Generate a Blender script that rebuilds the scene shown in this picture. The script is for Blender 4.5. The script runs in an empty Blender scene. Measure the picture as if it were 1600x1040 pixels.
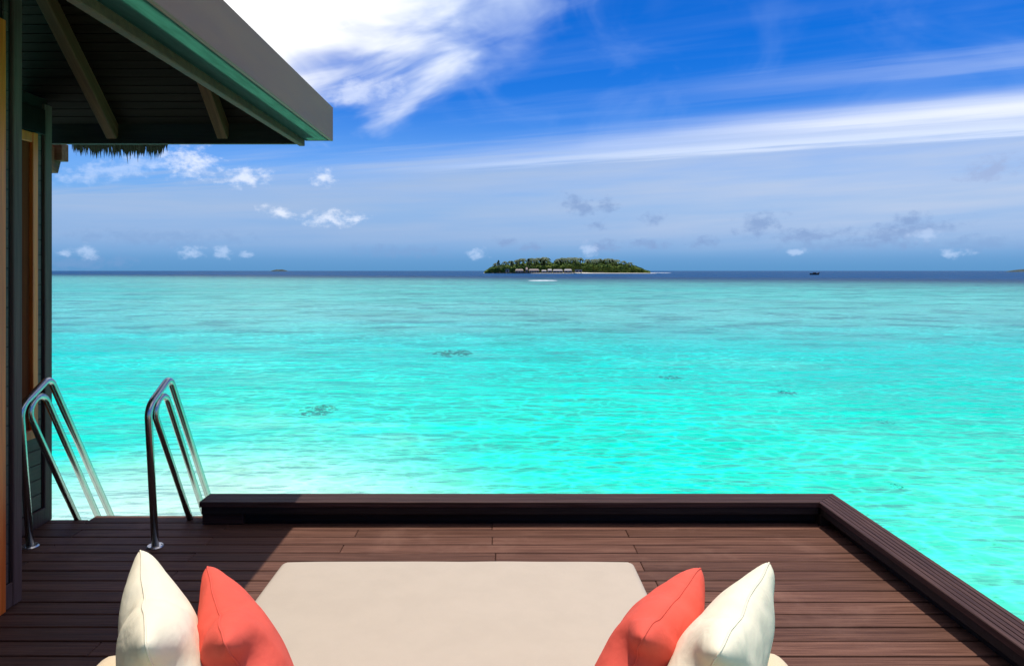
import bpy, bmesh, math, random
from mathutils import Vector, Matrix, noise as mnoise
random.seed(7)
R = math.radians
S = bpy.context.scene
COL = S.collection

# ------------------------------------------------------------------ camera
F = 1067.0                     # focal length in photo pixels (1600 wide)
CX, HY, CAMZ = 780.0, 423.0, 1.65
cd = bpy.data.cameras.new('camera'); cam = bpy.data.objects.new('camera', cd); COL.objects.link(cam)
cd.sensor_width = 36; cd.lens = F / 1600 * 36
cd.shift_x = (800 - CX) / 1600; cd.shift_y = -(520 - HY) / 1600
cd.clip_start = 0.05; cd.clip_end = 60000
cam.location = (0, 0, CAMZ); cam.rotation_euler = (R(90), 0, 0)
S.camera = cam

# ------------------------------------------------------------------ small node language
class NT:
    def __init__(s, tree): s.t = tree; s.n = tree.nodes; s.l = tree.links
    def new(s, kind, **kw):
        n = s.n.new('ShaderNode' + kind)
        for k, v in kw.items(): setattr(n, k, v)
        return n
    def put(s, sock, v):
        if v is None: return
        if hasattr(v, 'is_output') or isinstance(v, bpy.types.NodeSocket): s.l.new(v, sock)
        else:
            if isinstance(v, (tuple, list)) and sock.type == 'RGBA' and len(v) == 3: v = (*v, 1)
            sock.default_value = v
    def m(s, op, a, b=None, c=None, clamp=False):
        n = s.new('Math', operation=op, use_clamp=clamp)
        for i, v in enumerate((a, b, c)): s.put(n.inputs[i], v)
        return n.outputs[0]
    def add(s, a, b): return s.m('ADD', a, b)
    def sub(s, a, b): return s.m('SUBTRACT', a, b)
    def mul(s, a, b): return s.m('MULTIPLY', a, b)
    def div(s, a, b): return s.m('DIVIDE', a, b)
    def mx(s, a, b): return s.m('MAXIMUM', a, b)
    def step(s, v, lo, hi, tlo=0.0, thi=1.0):
        n = s.new('MapRange', interpolation_type='SMOOTHSTEP')
        for i, q in enumerate((v, lo, hi, tlo, thi)): s.put(n.inputs[i], q)
        return n.outputs[0]
    def lin(s, v, lo, hi, tlo=0.0, thi=1.0):
        n = s.new('MapRange')
        for i, q in enumerate((v, lo, hi, tlo, thi)): s.put(n.inputs[i], q)
        return n.outputs[0]
    def mix(s, f, a, b, mode='MIX'):
        n = s.new('Mix', data_type='RGBA', blend_type=mode)
        s.put(n.inputs[0], f); s.put(n.inputs[6], a); s.put(n.inputs[7], b)
        return n.outputs[2]
    def xyz(s, x, y, z=0.0):
        n = s.new('CombineXYZ')
        for i, v in enumerate((x, y, z)): s.put(n.inputs[i], v)
        return n.outputs[0]
    def sep(s, v):
        n = s.new('SeparateXYZ'); s.put(n.inputs[0], v); return n.outputs
    def noise(s, vec, scale=5, detail=3, rough=.5, dist=0.0, out=0):
        n = s.new('TexNoise'); s.put(n.inputs['Vector'], vec)
        n.inputs['Scale'].default_value = scale; n.inputs['Detail'].default_value = detail
        n.inputs['Roughness'].default_value = rough; n.inputs['Distortion'].default_value = dist
        return n.outputs[out]
    def ramp(s, f, stops, interp='LINEAR'):
        n = s.new('ValToRGB'); n.color_ramp.interpolation = interp
        e = n.color_ramp.elements
        while len(e) < len(stops): e.new(0.5)
        for el, (p, c) in zip(e, sorted(stops)): el.position = p; el.color = (*c, 1)
        s.put(n.inputs[0], f); return n.outputs[0]
    def scalev(s, v, sc):
        n = s.new('VectorMath', operation='MULTIPLY'); s.put(n.inputs[0], v); n.inputs[1].default_value = sc
        return n.outputs[0]

def lin3(r, g, b):
    f = lambda c: c / 12.92 if c <= .04045 else ((c + .055) / 1.055) ** 2.4
    return (f(r / 255), f(g / 255), f(b / 255))

# ------------------------------------------------------------------ sky
SUN_TX, SUN_TY = math.tan(R(3.9)), math.tan(R(3.0))          # tilt of the near-zenith sun
sun_dir = Vector((SUN_TX, SUN_TY, 1)).normalized()
sun_el = math.asin(sun_dir.z); sun_az = math.atan2(sun_dir.x, sun_dir.y)
W = bpy.data.worlds.new('World'); S.world = W; W.use_nodes = True
w = NT(W.node_tree); w.n.clear()
def azel(px, py):
    x, z = (px - CX) / F, (HY - py) / F
    a = math.atan(x); return a, math.atan2(z, math.hypot(1, x))
sky = w.new('TexSky'); sky.sky_type = 'NISHITA'; sky.sun_disc = False
sky.sun_elevation = sun_el; sky.sun_rotation = sun_az
sky.air_density = 1.0; sky.dust_density = 0.3; sky.ozone_density = 2.5
D = w.new('TexCoord').outputs['Generated']
dx, dy, dz = w.sep(D)
AZ = w.m('ARCTAN2', dx, dy); EL = w.m('ARCSINE', dz)
# grade of the clear air by elevation (deeper blue aloft, less blue overhead out of view to neutralise shade, pale veil low down, blue again at the sea's edge)
elq = w.m('DIVIDE', w.mx(EL, 0.0), R(30), clamp=True)
grade = w.ramp(elq, [(0.0, (.10, .29, .74)), (.03, (.11, .28, .68)), (.10, (.17, .32, .64)), (.17, (.24, .40, .66)),
                     (.26, (.26, .45, .74)), (.34, (.20, .41, .74)), (.46, (.05, .30, .72)), (.62, (.006, .265, .72)),
                     (.80, (.03, .27, .70)), (1.0, (.20, .36, .68))])
g2 = w.mix(1.0, grade, (2, 2, 2), 'MULTIPLY')
base = w.mix(1.0, sky.outputs[0], g2, 'MULTIPLY')
# the cirrus sheet: coordinates on a level plane high above, T along its bands, Q across them
ez = w.mx(dz, .02)
PX_, PY_ = w.div(dx, ez), w.div(dy, ez)
fe = w.step(EL, R(2), R(6))
T = w.add(w.mul(PX_, -.913), w.mul(PY_, .407)); Q = w.add(w.mul(PX_, .407), w.mul(PY_, .913))
fib = w.noise(w.xyz(w.mul(T, .30), w.mul(Q, 1.6), 3.1), 1.0, 4, .55)
fib2 = w.noise(w.xyz(w.mul(T, .75), w.mul(Q, 4.6), 8.7), 1.0, 4, .55)
puf = w.noise(w.xyz(w.mul(AZ, 20.0), w.mul(EL, 30.0), 1.0), 1.0, 4, .6)
puf2 = w.noise(w.xyz(w.mul(AZ, 60.0), w.mul(EL, 85.0), 4.0), 1.0, 4, .6)
big = w.noise(w.xyz(w.mul(AZ, 6.0), w.mul(EL, 9.0), 7.3), 1.0, 4, .55, .8)
AE = w.xyz(AZ, EL, 0.0)
def blob(px, py, rx, ry, rot=0.0):
    """1 at the centre of a cloud, 0 on its ellipse, negative outside"""
    a, e = azel(px, py); k = math.cos(a)
    n = w.new('Mapping', vector_type='TEXTURE'); w.put(n.inputs[0], AE)
    n.inputs[1].default_value = (a, e, 0); n.inputs[2].default_value = (0, 0, R(rot)); n.inputs[3].default_value = (rx * k * k / F, ry * k / F, 1)
    ln = w.new('VectorMath', operation='LENGTH'); w.l.new(n.outputs[0], ln.inputs[0])
    return w.sub(1.0, ln.outputs['Value'])
def cloud(col, mask, tint):
    return w.mix(w.m('MULTIPLY', mask, 1.0, clamp=True), col, tint)
WHITE = (11.5, 11.6, 11.6); PALE = (6.4, 7.6, 10.2); GREY = (2.4, 3.7, 6.5)
c = base
# unseen cloud deck overhead, suggested by the great white cloud, added and whitened to neutralise blue shade
hi = w.noise(w.xyz(PX_, PY_, 0.0), 1.1, 3, .55)
c = cloud(c, w.mul(w.step(hi, .40, .60), w.mul(w.step(EL, R(22), R(34)), .92)), (10.6, 10.3, 10.0))
# pale veil beyond the front of the cirrus sheet, thinning out above the sea's edge
fb = w.mul(w.lin(fib, .3, .7, -.5, .5), fe); fb2 = w.mul(w.lin(fib2, .3, .7, -.28, .28), fe)
Qn = w.add(w.add(Q, fb), fb2)
lay = w.noise(w.xyz(w.mul(AZ, 3.0), w.mul(w.add(EL, w.mul(AZ, -.03)), 34.0), 5.0), 1.0, 4, .55)
veil = w.mul(w.mul(w.step(Qn, 4.7, 6.1), w.step(EL, R(.3), R(4.0))), w.lin(lay, .32, .66, .62, 1.12))
c = cloud(c, w.mul(veil, .76), w.mix(w.step(AZ, R(-10), R(30)), (4.0, 5.3, 7.7), (5.3, 6.3, 8.3)))
# faint strands ahead of the front
c = cloud(c, w.mul(w.mul(w.step(w.add(fib, w.mul(fib2, .5)), .66, 1.0), w.mul(w.step(Q, 2.0, 3.6), w.step(EL, R(5), R(8)))), .13), (4.0, 5.8, 10.0))
def band(q0, hw, t0, t1, amp=1.0):
    """strip of cloud about Q = q0, full at T <= t0 and gone at t1"""
    d_ = w.div(w.m('ABSOLUTE', w.sub(w.add(Q, w.mul(fb2, .45 * amp)), q0)), hw)
    return w.mul(w.step(w.add(d_, w.mul(fb2, .5)), 1.15, .0), w.step(w.add(T, w.mul(fb, 2.0)), t1, t0))
c = cloud(c, w.mul(w.mul(w.step(big, .46, .74), w.step(EL, R(7), R(11))), .12), (4.2, 6.0, 10.2))
c = cloud(c, w.mul(band(3.95, .28, -1.5, 1.6), .38), PALE)
c = cloud(c, w.mul(band(5.45, .75, -2.0, 6.5), .50), (6.4, 7.5, 10.2))
c = cloud(c, w.mul(band(5.85, .36, -1.0, 4.6), .62), (8.8, 9.6, 11.0))
c = cloud(c, w.mul(band(5.10, .62, -2.4, 2.4), .82), (10.6, 10.8, 11.2))
# the great white cloud upper left
bn = w.lin(big, .25, .75, -.75, .75); pn = w.lin(puf, .3, .7, -.22, .22)
wsp = w.lin(w.noise(w.xyz(w.mul(w.add(AZ, w.mul(EL, 1.2)), 5.0), w.mul(w.sub(EL, w.mul(AZ, .35)), 22.0), 2.0), 1.0, 4, .5, .4), .3, .7, -.16, .16)
A1 = w.step(w.add(w.add(blob(440, -60, 350, 280, 8), w.mul(bn, .26)), wsp), .0, .66)
A2 = w.step(w.add(w.add(blob(670, -20, 320, 200, 24), w.mul(bn, .3)), wsp), .0, 1.05)
A3 = w.step(w.add(blob(575, 140, 75, 26, 14), w.mul(pn, 2.2)), .1, .9)
c = cloud(c, w.mul(A2, .75), (7.6, 8.9, 11.2))
c = cloud(c, w.mul(A3, .5), (8.4, 9.2, 11.2))
c = cloud(c, w.mul(A1, .98), WHITE)
# small cumulus and low grey scraps
pf = w.lin(puf2, .28, .72, -.55, .55)
def puffs(col, spots, tint, st, soft=1.0):
    best = None
    for (x, y, rx, ry, rot) in spots:
        b_ = blob(x, y, rx * 1.3, ry * 1.4, rot); best = b_ if best is None else w.mx(best, b_)
    return cloud(col, w.mul(w.step(w.add(best, pf), .05, soft), st), tint)
c = puffs(c, [(1330, 384, 120, 10, 0), (620, 392, 90, 9, 0), (250, 372, 160, 12, 0), (1530, 380, 80, 12, 0), (110, 412, 120, 12, 4)], (2.2, 3.7, 6.6), .42)
c = puffs(c, [(905, 322, 34, 15, -20), (948, 320, 20, 10, 0), (1020, 341, 20, 9, 0), (935, 354, 16, 7, 0), (1186, 351, 40, 18, 8), (1262, 367, 62, 11, 0), (1410, 362, 86, 20, 6), (1425, 345, 26, 14, 20),
              (1098, 378, 30, 9, 0), (940, 384, 34, 10, 0), (1015, 381, 32, 8, 0), (790, 378, 20, 7, 0), (830, 386, 22, 6, 0)], GREY, .78, 1.1)
c = puffs(c, [(1550, 264, 46, 17, 14)], (3.6, 4.7, 7.4), .8)
c = puffs(c, [(298, 252, 46, 26, -10), (386, 277, 38, 15, 8), (506, 278, 19, 12, 0), (520, 341, 50, 11, 0), (437, 332, 30, 8, -14)], (8.9, 9.5, 10.9), .8, 1.2)
c = puffs(c, [(190, 262, 120, 14, 14)], (7.4, 8.6, 11), .4)
c = puffs(c, [(135, 394, 20, 10, 0), (100, 396, 12, 6, 0), (299, 394, 22, 9, 0), (349, 393, 15, 9, -20), (385, 397, 12, 6, 0), (918, 390, 14, 12, 30), (745, 396, 16, 8, 0),
              (1245, 394, 20, 6, 0), (1490, 396, 26, 7, 0), (1445, 368, 34, 9, 0)], (5.6, 7.2, 10), .6)
bgn = w.new('Background'); w.put(bgn.inputs[0], c); bgn.inputs[1].default_value = 0.1
W.cycles.sampling_method = 'NONE'
wo = w.new('OutputWorld'); w.l.new(bgn.outputs[0], wo.inputs[0])

sl = bpy.data.lights.new('sun', 'SUN'); sl.energy = 4.2; sl.angle = R(.53); sl.color = (1.0, .965, .91)
so = bpy.data.objects.new('sun', sl); COL.objects.link(so); so.location = (0, 0, 30)
so.rotation_euler = sun_dir.to_track_quat('Z', 'Y').to_euler()
S.view_settings.view_transform = 'Standard'; S.view_settings.look = 'None'
S.view_settings.exposure = 0.0; S.view_settings.gamma = 1.0
S.render.engine = 'CYCLES'
S.cycles.use_denoising = True; S.cycles.use_adaptive_sampling = True; S.cycles.adaptive_threshold = .015
S.cycles.max_bounces = 6; S.cycles.diffuse_bounces = 3; S.cycles.glossy_bounces = 3; S.cycles.transparent_max_bounces = 16
S.cycles.caustics_reflective = False; S.cycles.caustics_refractive = False

# ------------------------------------------------------------------ helpers
def obj(name, me, mat=None, parent=None):
    o = bpy.data.objects.new(name, me); COL.objects.link(o)
    if mat is not None and not me.materials: me.materials.append(mat)
    if parent is not None: o.parent = parent
    return o
def tag(o, label=None, cat=None, group=None, kind=None):
    if label: o['label'] = label
    if cat: o['category'] = cat
    if group: o['group'] = group
    if kind: o['kind'] = kind
    return o
def empty(name, loc=(0, 0, 0), rz=0.0):
    o = bpy.data.objects.new(name, None); COL.objects.link(o); o.location = loc; o.rotation_euler.z = rz; return o
def mesh(verts, faces, name='mesh', smooth=False):
    me = bpy.data.meshes.new(name); me.from_pydata([tuple(v) for v in verts], [], faces); me.update()
    if smooth:
        for p in me.polygons: p.use_smooth = True
    return me
def bm_mesh(bm, name='mesh', smooth=False):
    bmesh.ops.recalc_face_normals(bm, faces=bm.faces)
    me = bpy.data.meshes.new(name); bm.to_mesh(me); bm.free()
    if smooth:
        for p in me.polygons: p.use_smooth = True
    return me
def box_mesh(lo, hi, bev=.003, seg=1, smooth=False):
    bm = bmesh.new(); bmesh.ops.create_cube(bm, size=1)
    for v in bm.verts:
        v.co = Vector(((lo[i] + hi[i]) / 2 + v.co[i] * (hi[i] - lo[i]) for i in range(3)))
    if bev: bmesh.ops.bevel(bm, geom=bm.edges[:], offset=bev, segments=seg, affect='EDGES', profile=.5)
    return bm_mesh(bm, 'box', smooth)
def box(name, lo, hi, mat, parent=None, bev=.003, seg=1, smooth=False):
    """box given in the parent's coordinates; origin at its centre"""
    cen = Vector(((lo[i] + hi[i]) / 2 for i in range(3)))
    me = box_mesh([lo[i] - cen[i] for i in range(3)], [hi[i] - cen[i] for i in range(3)], bev, seg, smooth)
    o = obj(name, me, mat, parent); o.location = cen; return o
def beam(name, a, b, wdt, hgt, mat, parent=None, bev=.004):
    """a timber from a to b: width sideways, height perpendicular"""
    a, b = Vector(a), Vector(b); L = (b - a).length
    o = obj(name, box_mesh((0, -wdt / 2, -hgt / 2), (L, wdt / 2, hgt / 2), bev), mat, parent)
    o.location = a; o.rotation_euler = (b - a).to_track_quat('X', 'Z').to_euler(); return o
def tube_mesh(path, rad, n=14, caps=True):
    P = [Vector(p) for p in path]; verts, faces = [], []
    up = None
    for i, p in enumerate(P):
        t = (P[min(i + 1, len(P) - 1)] - P[max(i - 1, 0)]).normalized()
        if up is None: up = t.orthogonal().normalized()
        up = (up - t * up.dot(t)).normalized(); sd = t.cross(up)
        r = rad(i / (len(P) - 1)) if callable(rad) else rad
        for k in range(n):
            a = 2 * math.pi * k / n; verts.append(p + up * math.cos(a) * r + sd * math.sin(a) * r)
    for i in range(len(P) - 1):
        for k in range(n):
            faces.append((i * n + k, i * n + (k + 1) % n, (i + 1) * n + (k + 1) % n, (i + 1) * n + k))
    if caps:
        faces.append(tuple(range(n))[::-1]); faces.append(tuple((len(P) - 1) * n + k for k in range(n)))
    return mesh(verts, faces, 'tube', True)
def rounded(pts, r, n=8):
    """polyline with its corners rounded"""
    P = [Vector(p) for p in pts]; out = [P[0]]
    for i in range(1, len(P) - 1):
        a = (P[i - 1] - P[i]).normalized(); b = (P[i + 1] - P[i]).normalized()
        ang = a.angle(b); rr = r[i - 1] if isinstance(r, (list, tuple)) else r
        t = rr / math.tan(ang / 2); s0 = P[i] + a * t; s1 = P[i] + b * t
        cen = P[i] + (a + b).normalized() * (rr / math.sin(ang / 2))
        v0, v1 = s0 - cen, s1 - cen; full = v0.angle(v1); ax = v0.cross(v1).normalized()
        for k in range(n + 1): out.append(cen + Matrix.Rotation(full * k / n, 3, ax) @ v0)
    out.append(P[-1]); return out

# ------------------------------------------------------------------ materials
def material(name):
    m = bpy.data.materials.new(name); m.use_nodes = True
    t = NT(m.node_tree); p = t.n['Principled BSDF']; return m, t, p
def wood(name, ca, cb, rough=.6, grain=(1.2, 60, 60), bump=.25, vary=.35, spec=.4, weather=None):
    m, t, p = material(name)
    co = t.new('TexCoord').outputs['Object']; oi = t.new('ObjectInfo')
    rv = t.mul(oi.outputs['Random'], 37.0)
    n = t.new('VectorMath', operation='ADD'); t.put(n.inputs[0], t.scalev(co, grain)); t.put(n.inputs[1], t.xyz(rv, rv, rv))
    g = t.noise(n.outputs[0], 1.0, 6, .65, .3)
    n2 = t.new('VectorMath', operation='ADD'); t.put(n2.inputs[0], t.scalev(co, tuple(q * .22 for q in grain))); t.put(n2.inputs[1], t.xyz(rv, 3.0, rv))
    g2 = t.noise(n2.outputs[0], 1.0, 4, .6)
    col = t.mix(t.step(g, .3, .72), ca, cb)
    col = t.mix(t.mul(t.step(g2, .5, .75), .5), col, tuple(q * .55 for q in ca))
    if weather:
        geo = t.new('NewGeometry').outputs['Position']
        wv = t.noise(geo, 2.3, 5, .6, .4)
        col = t.mix(t.mul(t.step(wv, .5, .74), .45), col, weather)
        sp = t.noise(t.scalev(geo, (1, 3, 1)), 55, 3, .7)
        col = t.mix(t.mul(t.step(sp, .66, .8), .35), col, tuple(min(1, q * 2.6) for q in weather))
    hv = t.new('HueSaturation'); t.put(hv.inputs['Value'], t.lin(oi.outputs['Random'], 0, 1, 1 - vary, 1 + vary)); t.put(hv.inputs['Color'], col)
    t.put(p.inputs['Base Color'], hv.outputs[0])
    t.put(p.inputs['Roughness'], t.lin(g, .2, .8, rough - .12, rough + .15)); p.inputs['Specular IOR Level'].default_value = spec
    b = t.new('Bump'); b.inputs['Strength'].default_value = bump; b.inputs['Distance'].default_value = .004
    t.put(b.inputs['Height'], g); t.put(p.inputs['Normal'], b.outputs[0])
    return m
M = {}
M['deck'] = wood('deck_wood', (.070, .029, .018), (.165, .078, .052), .62, (2.2, 95, 95), .7, .26, .12, weather=(.215, .112, .078))
M['parapet'] = wood('parapet_wood', (.038, .018, .013), (.092, .048, .038), .55, (2.0, 80, 80), .5, .10, .14)
M['parapet_y'] = wood('parapet_wood_lengthwise', (.038, .018, .013), (.092, .048, .038), .55, (80, 2.0, 80), .5, .10, .14)
M['dark'] = wood('dark_stained_wood', (.015, .011, .009), (.030, .022, .018), .6, (3, 50, 50), .3, .1, .2)
M['siding'] = wood('siding_wood', (.062, .034, .025), (.11, .064, .048), .6, (60, 2.5, 60), .35, .2)
M['post'] = wood('post_wood', (.095, .050, .040), (.155, .088, .072), .6, (50, 50, 2.0), .35, .1, .15)
M['orange'] = wood('oiled_orange_timber', (.70, .11, .012), (.92, .20, .028), .4, (50, 50, 1.6), .15, .08, .5)
M['shutter'] = wood('red_brown_shutter', (.13, .018, .005), (.20, .036, .010), .6, (50, 50, 1.6), .15, .1, .06)
M['rafter'] = wood('rafter_wood', (.080, .030, .014), (.155, .062, .031), .65, (2.2, 45, 45), .3, .12, .2)
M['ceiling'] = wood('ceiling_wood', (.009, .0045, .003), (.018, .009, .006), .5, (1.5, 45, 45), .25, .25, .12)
M['fascia'] = wood('fascia_grey_paint', (.235, .100, .070), (.285, .128, .092), .6, (30, 1.2, 6), .08, .05)

def plain(name, col, rough=.6, metal=0.0, nz=0.0, spec=.5, nscale=8, bump=0.0):
    m, t, p = material(name)
    co = t.new('TexCoord').outputs['Object']
    g = t.noise(co, nscale, 5, .6)
    t.put(p.inputs['Base Color'], t.mix(t.step(g, .3, .7), tuple(q * (1 - nz) for q in col), tuple(min(1, q * (1 + nz)) for q in col)))
    p.inputs['Roughness'].default_value = rough; p.inputs['Metallic'].default_value = metal; p.inputs['Specular IOR Level'].default_value = spec
    if bump:
        b = t.new('Bump'); b.inputs['Strength'].default_value = bump; b.inputs['Distance'].default_value = .01
        t.put(b.inputs['Height'], g); t.put(p.inputs['Normal'], b.outputs[0])
    return m
M['steel'] = plain('stainless_steel', (.48, .48, .46), .26, 1.0, .05, nscale=30)
M['flange'] = plain('dull_steel_flange', (.66, .60, .54), .32, 1.0, .1, nscale=40)

def fabric(name, col, weave=900, rough=.85, nz=.05, sheen=.2, wr=.35):
    m, t, p = material(name)
    co = t.new('TexCoord').outputs['Object']
    g = t.noise(co, 7, 4, .55); wv = t.noise(co, weave, 2, .5)
    ca = tuple(q * (1 - nz) for q in col); cb = tuple(min(1, q * (1 + nz)) for q in col)
    k = t.mix(t.step(g, .3, .7), ca, cb)
    k = t.mix(t.mul(t.step(wv, .35, .65), .14), k, tuple(q * .6 for q in col))
    t.put(p.inputs['Base Color'], k); p.inputs['Roughness'].default_value = rough
    p.inputs['Sheen Weight'].default_value = sheen; p.inputs['Specular IOR Level'].default_value = .2
    wrk = t.noise(t.scalev(co, (1, 1, 1)), 11, 3, .5, .3)
    b = t.new('Bump'); b.inputs['Strength'].default_value = wr; b.inputs['Distance'].default_value = .02
    t.put(b.inputs['Height'], wrk)
    b2 = t.new('Bump'); b2.inputs['Strength'].default_value = .25; b2.inputs['Distance'].default_value = .001
    t.put(b2.inputs['Height'], wv); t.put(b2.inputs['Normal'], b.outputs[0]); t.put(p.inputs['Normal'], b2.outputs[0])
    return m
M['beige'] = fabric('beige_canvas', (.475, .390, .300), nz=.022, wr=.12, sheen=.0)
M['cream'] = fabric('cream_cotton', (.84, .74, .54), nz=.03, sheen=.0, wr=.38)
M['coral'] = fabric('coral_cotton', (.74, .105, .068), nz=.05, sheen=.0, wr=.38)
M['arm'] = fabric('warm_cream_canvas', (.70, .54, .34), nz=.03)

# translucent green gutter sheet
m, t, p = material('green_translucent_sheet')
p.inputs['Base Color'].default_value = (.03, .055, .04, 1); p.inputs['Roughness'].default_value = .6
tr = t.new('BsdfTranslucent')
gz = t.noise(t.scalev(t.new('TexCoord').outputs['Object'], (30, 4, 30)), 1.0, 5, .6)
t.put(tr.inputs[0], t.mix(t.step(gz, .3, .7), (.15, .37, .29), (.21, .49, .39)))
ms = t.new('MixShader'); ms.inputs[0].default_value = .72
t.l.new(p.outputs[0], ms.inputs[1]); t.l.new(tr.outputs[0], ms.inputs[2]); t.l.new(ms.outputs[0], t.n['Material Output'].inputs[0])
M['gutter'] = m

# ------------------------------------------------------------------ sea bed and sea
WZ = -1.40; BEDZ = WZ - 1.15
def sheet(name, z, mat):
    ys = [-60, -20, -5, 0, 3, 6, 10, 15, 22, 32, 50, 80, 140, 260, 500, 1000, 2500, 6000, 15000, 40000]
    verts, faces = [], []
    for y in ys:
        wd = 60 + abs(y) * 1.6
        for k in range(9): verts.append((wd * (k / 4 - 1), y, z))
    for i in range(len(ys) - 1):
        for k in range(8): faces.append((i * 9 + k, i * 9 + k + 1, i * 9 + k + 10, i * 9 + k + 9))
    return obj(name, mesh(verts, faces), mat)
m, t, p = material('white_sand')
pos = t.new('NewGeometry').outputs['Position']
sn = t.noise(pos, .45, 6, .62, .6); sp = t.noise(t.scalev(pos, (1, 1.5, 1)), 3.4, 4, .7)
X_, Y_, Z_ = t.sep(pos)
sand = t.mix(t.step(sn, .35, .7), (.80, .78, .72), (.90, .88, .84))
reefy = t.mul(t.step(Y_, 24.0, 60.0), .85)
spk = t.mul(t.step(sp, .62, .72), t.add(.55, t.mul(reefy, .25)))
sand = t.mix(spk, sand, (.30, .30, .26))
rf = t.noise(t.scalev(pos, (.16, .24, 0)), 1.0, 5, .72); rf2 = t.noise(t.scalev(pos, (.030, .055, 0)), 1.0, 4, .6)
far = t.step(t.add(Y_, t.mul(t.sub(rf2, .5), 40.0)), 26.0, 46.0)
sand = t.mix(t.mul(t.mul(t.step(rf, .48, .62), far), .62), sand, (.34, .27, .27))
sand = t.mix(t.mul(t.mul(t.step(rf2, .48, .66), far), .30), sand, (.45, .36, .36))
t.put(p.inputs['Base Color'], sand); p.inputs['Roughness'].default_value = 1.0; p.inputs['Specular IOR Level'].default_value = 0
tag(sheet('seabed', BEDZ, m), kind='structure')

m, t, p = material('lagoon_water'); t.n.remove(p)
pos = t.new('NewGeometry').outputs['Position']; X_, Y_, Z_ = t.sep(pos)
Yp = t.mx(Y_, 0.0)
wn = t.noise(t.scalev(pos, (.05, .12, 0)), 1.0, 4, .6)
wn2 = t.noise(t.scalev(pos, (.012, .03, 0)), 1.0, 5, .62)
q = t.div(20.0, t.add(20.0, Yp))
q = t.add(q, t.mul(t.sub(wn, .5), .24))
zone = t.ramp(q, [(.0, lin3(110, 210, 205)), (.07, lin3(110, 210, 205)), (.14, lin3(78, 212, 206)), (.22, lin3(112, 220, 218)), (.31, lin3(100, 220, 222)),
                  (.385, lin3(40, 224, 222)), (.43, lin3(2, 230, 224)), (.55, lin3(0, 238, 216)), (.66, lin3(14, 244, 214)), (.80, lin3(70, 250, 220)), (1.0, lin3(120, 252, 228))])
# mauve-grey reef flat mottling far out
mott = t.mul(t.step(wn2, .46, .66), t.mul(t.step(q, .05, .12), t.step(q, .42, .30)))
zone = t.mix(t.mul(mott, .6), zone, lin3(122, 165, 176))
wn4 = t.noise(t.scalev(pos, (.09, .17, 0)), 1.0, 4, .6)
zone = t.mix(t.mul(t.step(wn4, .50, .68), .38), zone, t.mix(1.0, zone, (.35, .80, .84), 'MULTIPLY'))
zone = t.mix(t.mul(t.mul(t.step(wn4, .46, .32), t.step(q, .40, .52)), .6), zone, lin3(120, 255, 232))
# pale shallow sand by the villa and on the near right
sh = t.step(t.add(t.mul(t.m('POWER', t.add(t.m('POWER', t.add(X_, 5.0), 2.0), t.mul(t.m('POWER', t.sub(Y_, 6.0), 2.0), .45)), .5), 1.0), t.mul(t.sub(wn, .5), 4.0)), 8.0, 1.0)
zone = t.mix(t.mul(sh, .95), zone, lin3(230, 255, 253))
sh2 = t.step(t.add(t.sub(X_, t.mul(Y_, .25)), t.mul(t.sub(wn, .5), 6.0)), .5, 6.5)
zone = t.mix(t.mul(t.mul(sh2, t.step(Y_, 20.0, 6.0)), .6), zone, lin3(125, 255, 224))
# the drop-off into the deep channel
edge = t.add(t.add(Y_, t.mul(X_, .7)), t.mul(t.sub(wn2, .5), 160.0))
deep = t.step(edge, 140.0, 470.0)
tint = t.new('Gamma'); tint.inputs[1].default_value = .5; t.put(tint.inputs[0], t.mix(1.0, zone, (.89, .88, .84), 'MULTIPLY'))
# caustic net painted into the water tint, standing in for light gathered by ripples
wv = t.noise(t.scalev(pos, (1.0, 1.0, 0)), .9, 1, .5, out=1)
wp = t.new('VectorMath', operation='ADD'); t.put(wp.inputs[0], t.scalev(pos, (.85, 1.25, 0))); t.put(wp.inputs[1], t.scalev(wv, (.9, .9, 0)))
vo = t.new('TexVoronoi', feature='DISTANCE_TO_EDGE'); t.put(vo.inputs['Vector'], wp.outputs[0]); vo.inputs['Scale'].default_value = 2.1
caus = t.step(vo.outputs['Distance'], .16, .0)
caus_tint = t.lin(t.mul(caus, t.step(wn, .35, .6)), 0.0, 1.0, .96, 1.34)
tt = t.new('VectorMath', operation='SCALE'); t.put(tt.inputs[0], tint.outputs[0]); t.put(tt.inputs['Scale'], caus_tint)
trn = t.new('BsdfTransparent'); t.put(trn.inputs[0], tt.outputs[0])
# bump of the surface
h1 = t.noise(t.scalev(pos, (.55, 1.5, 0)), 1.0, 2, .5, .5)
h2 = t.noise(t.scalev(pos, (1.6, 4.2, 0)), 1.0, 2, .55)
h0 = t.noise(t.scalev(pos, (.14, .34, 0)), 1.0, 2, .55)
hh = t.add(t.add(t.mul(h1, .7), t.mul(h2, .28)), t.mul(h0, 1.7))
bp = t.new('Bump'); bp.inputs['Strength'].default_value = 1.0; bp.inputs['Distance'].default_value = .24
t.put(bp.inputs['Height'], hh)
fr = t.new('Fresnel'); fr.inputs[0].default_value = 1.33; t.put(fr.inputs['Normal'], bp.outputs[0])
gl = t.new('BsdfGlossy'); gl.inputs['Roughness'].default_value = .13; t.put(gl.inputs['Normal'], bp.outputs[0])
fac = t.mul(t.m('MINIMUM', t.mul(fr.outputs[0], .80), .56), t.lin(deep, 0.0, 1.0, 1.0, .45))
dd = t.new('BsdfDiffuse'); dd.inputs[0].default_value = (*lin3(8, 62, 104), 1)
body = t.new('MixShader'); t.put(body.inputs[0], deep); t.l.new(trn.outputs[0], body.inputs[1]); t.l.new(dd.outputs[0], body.inputs[2])
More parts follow.
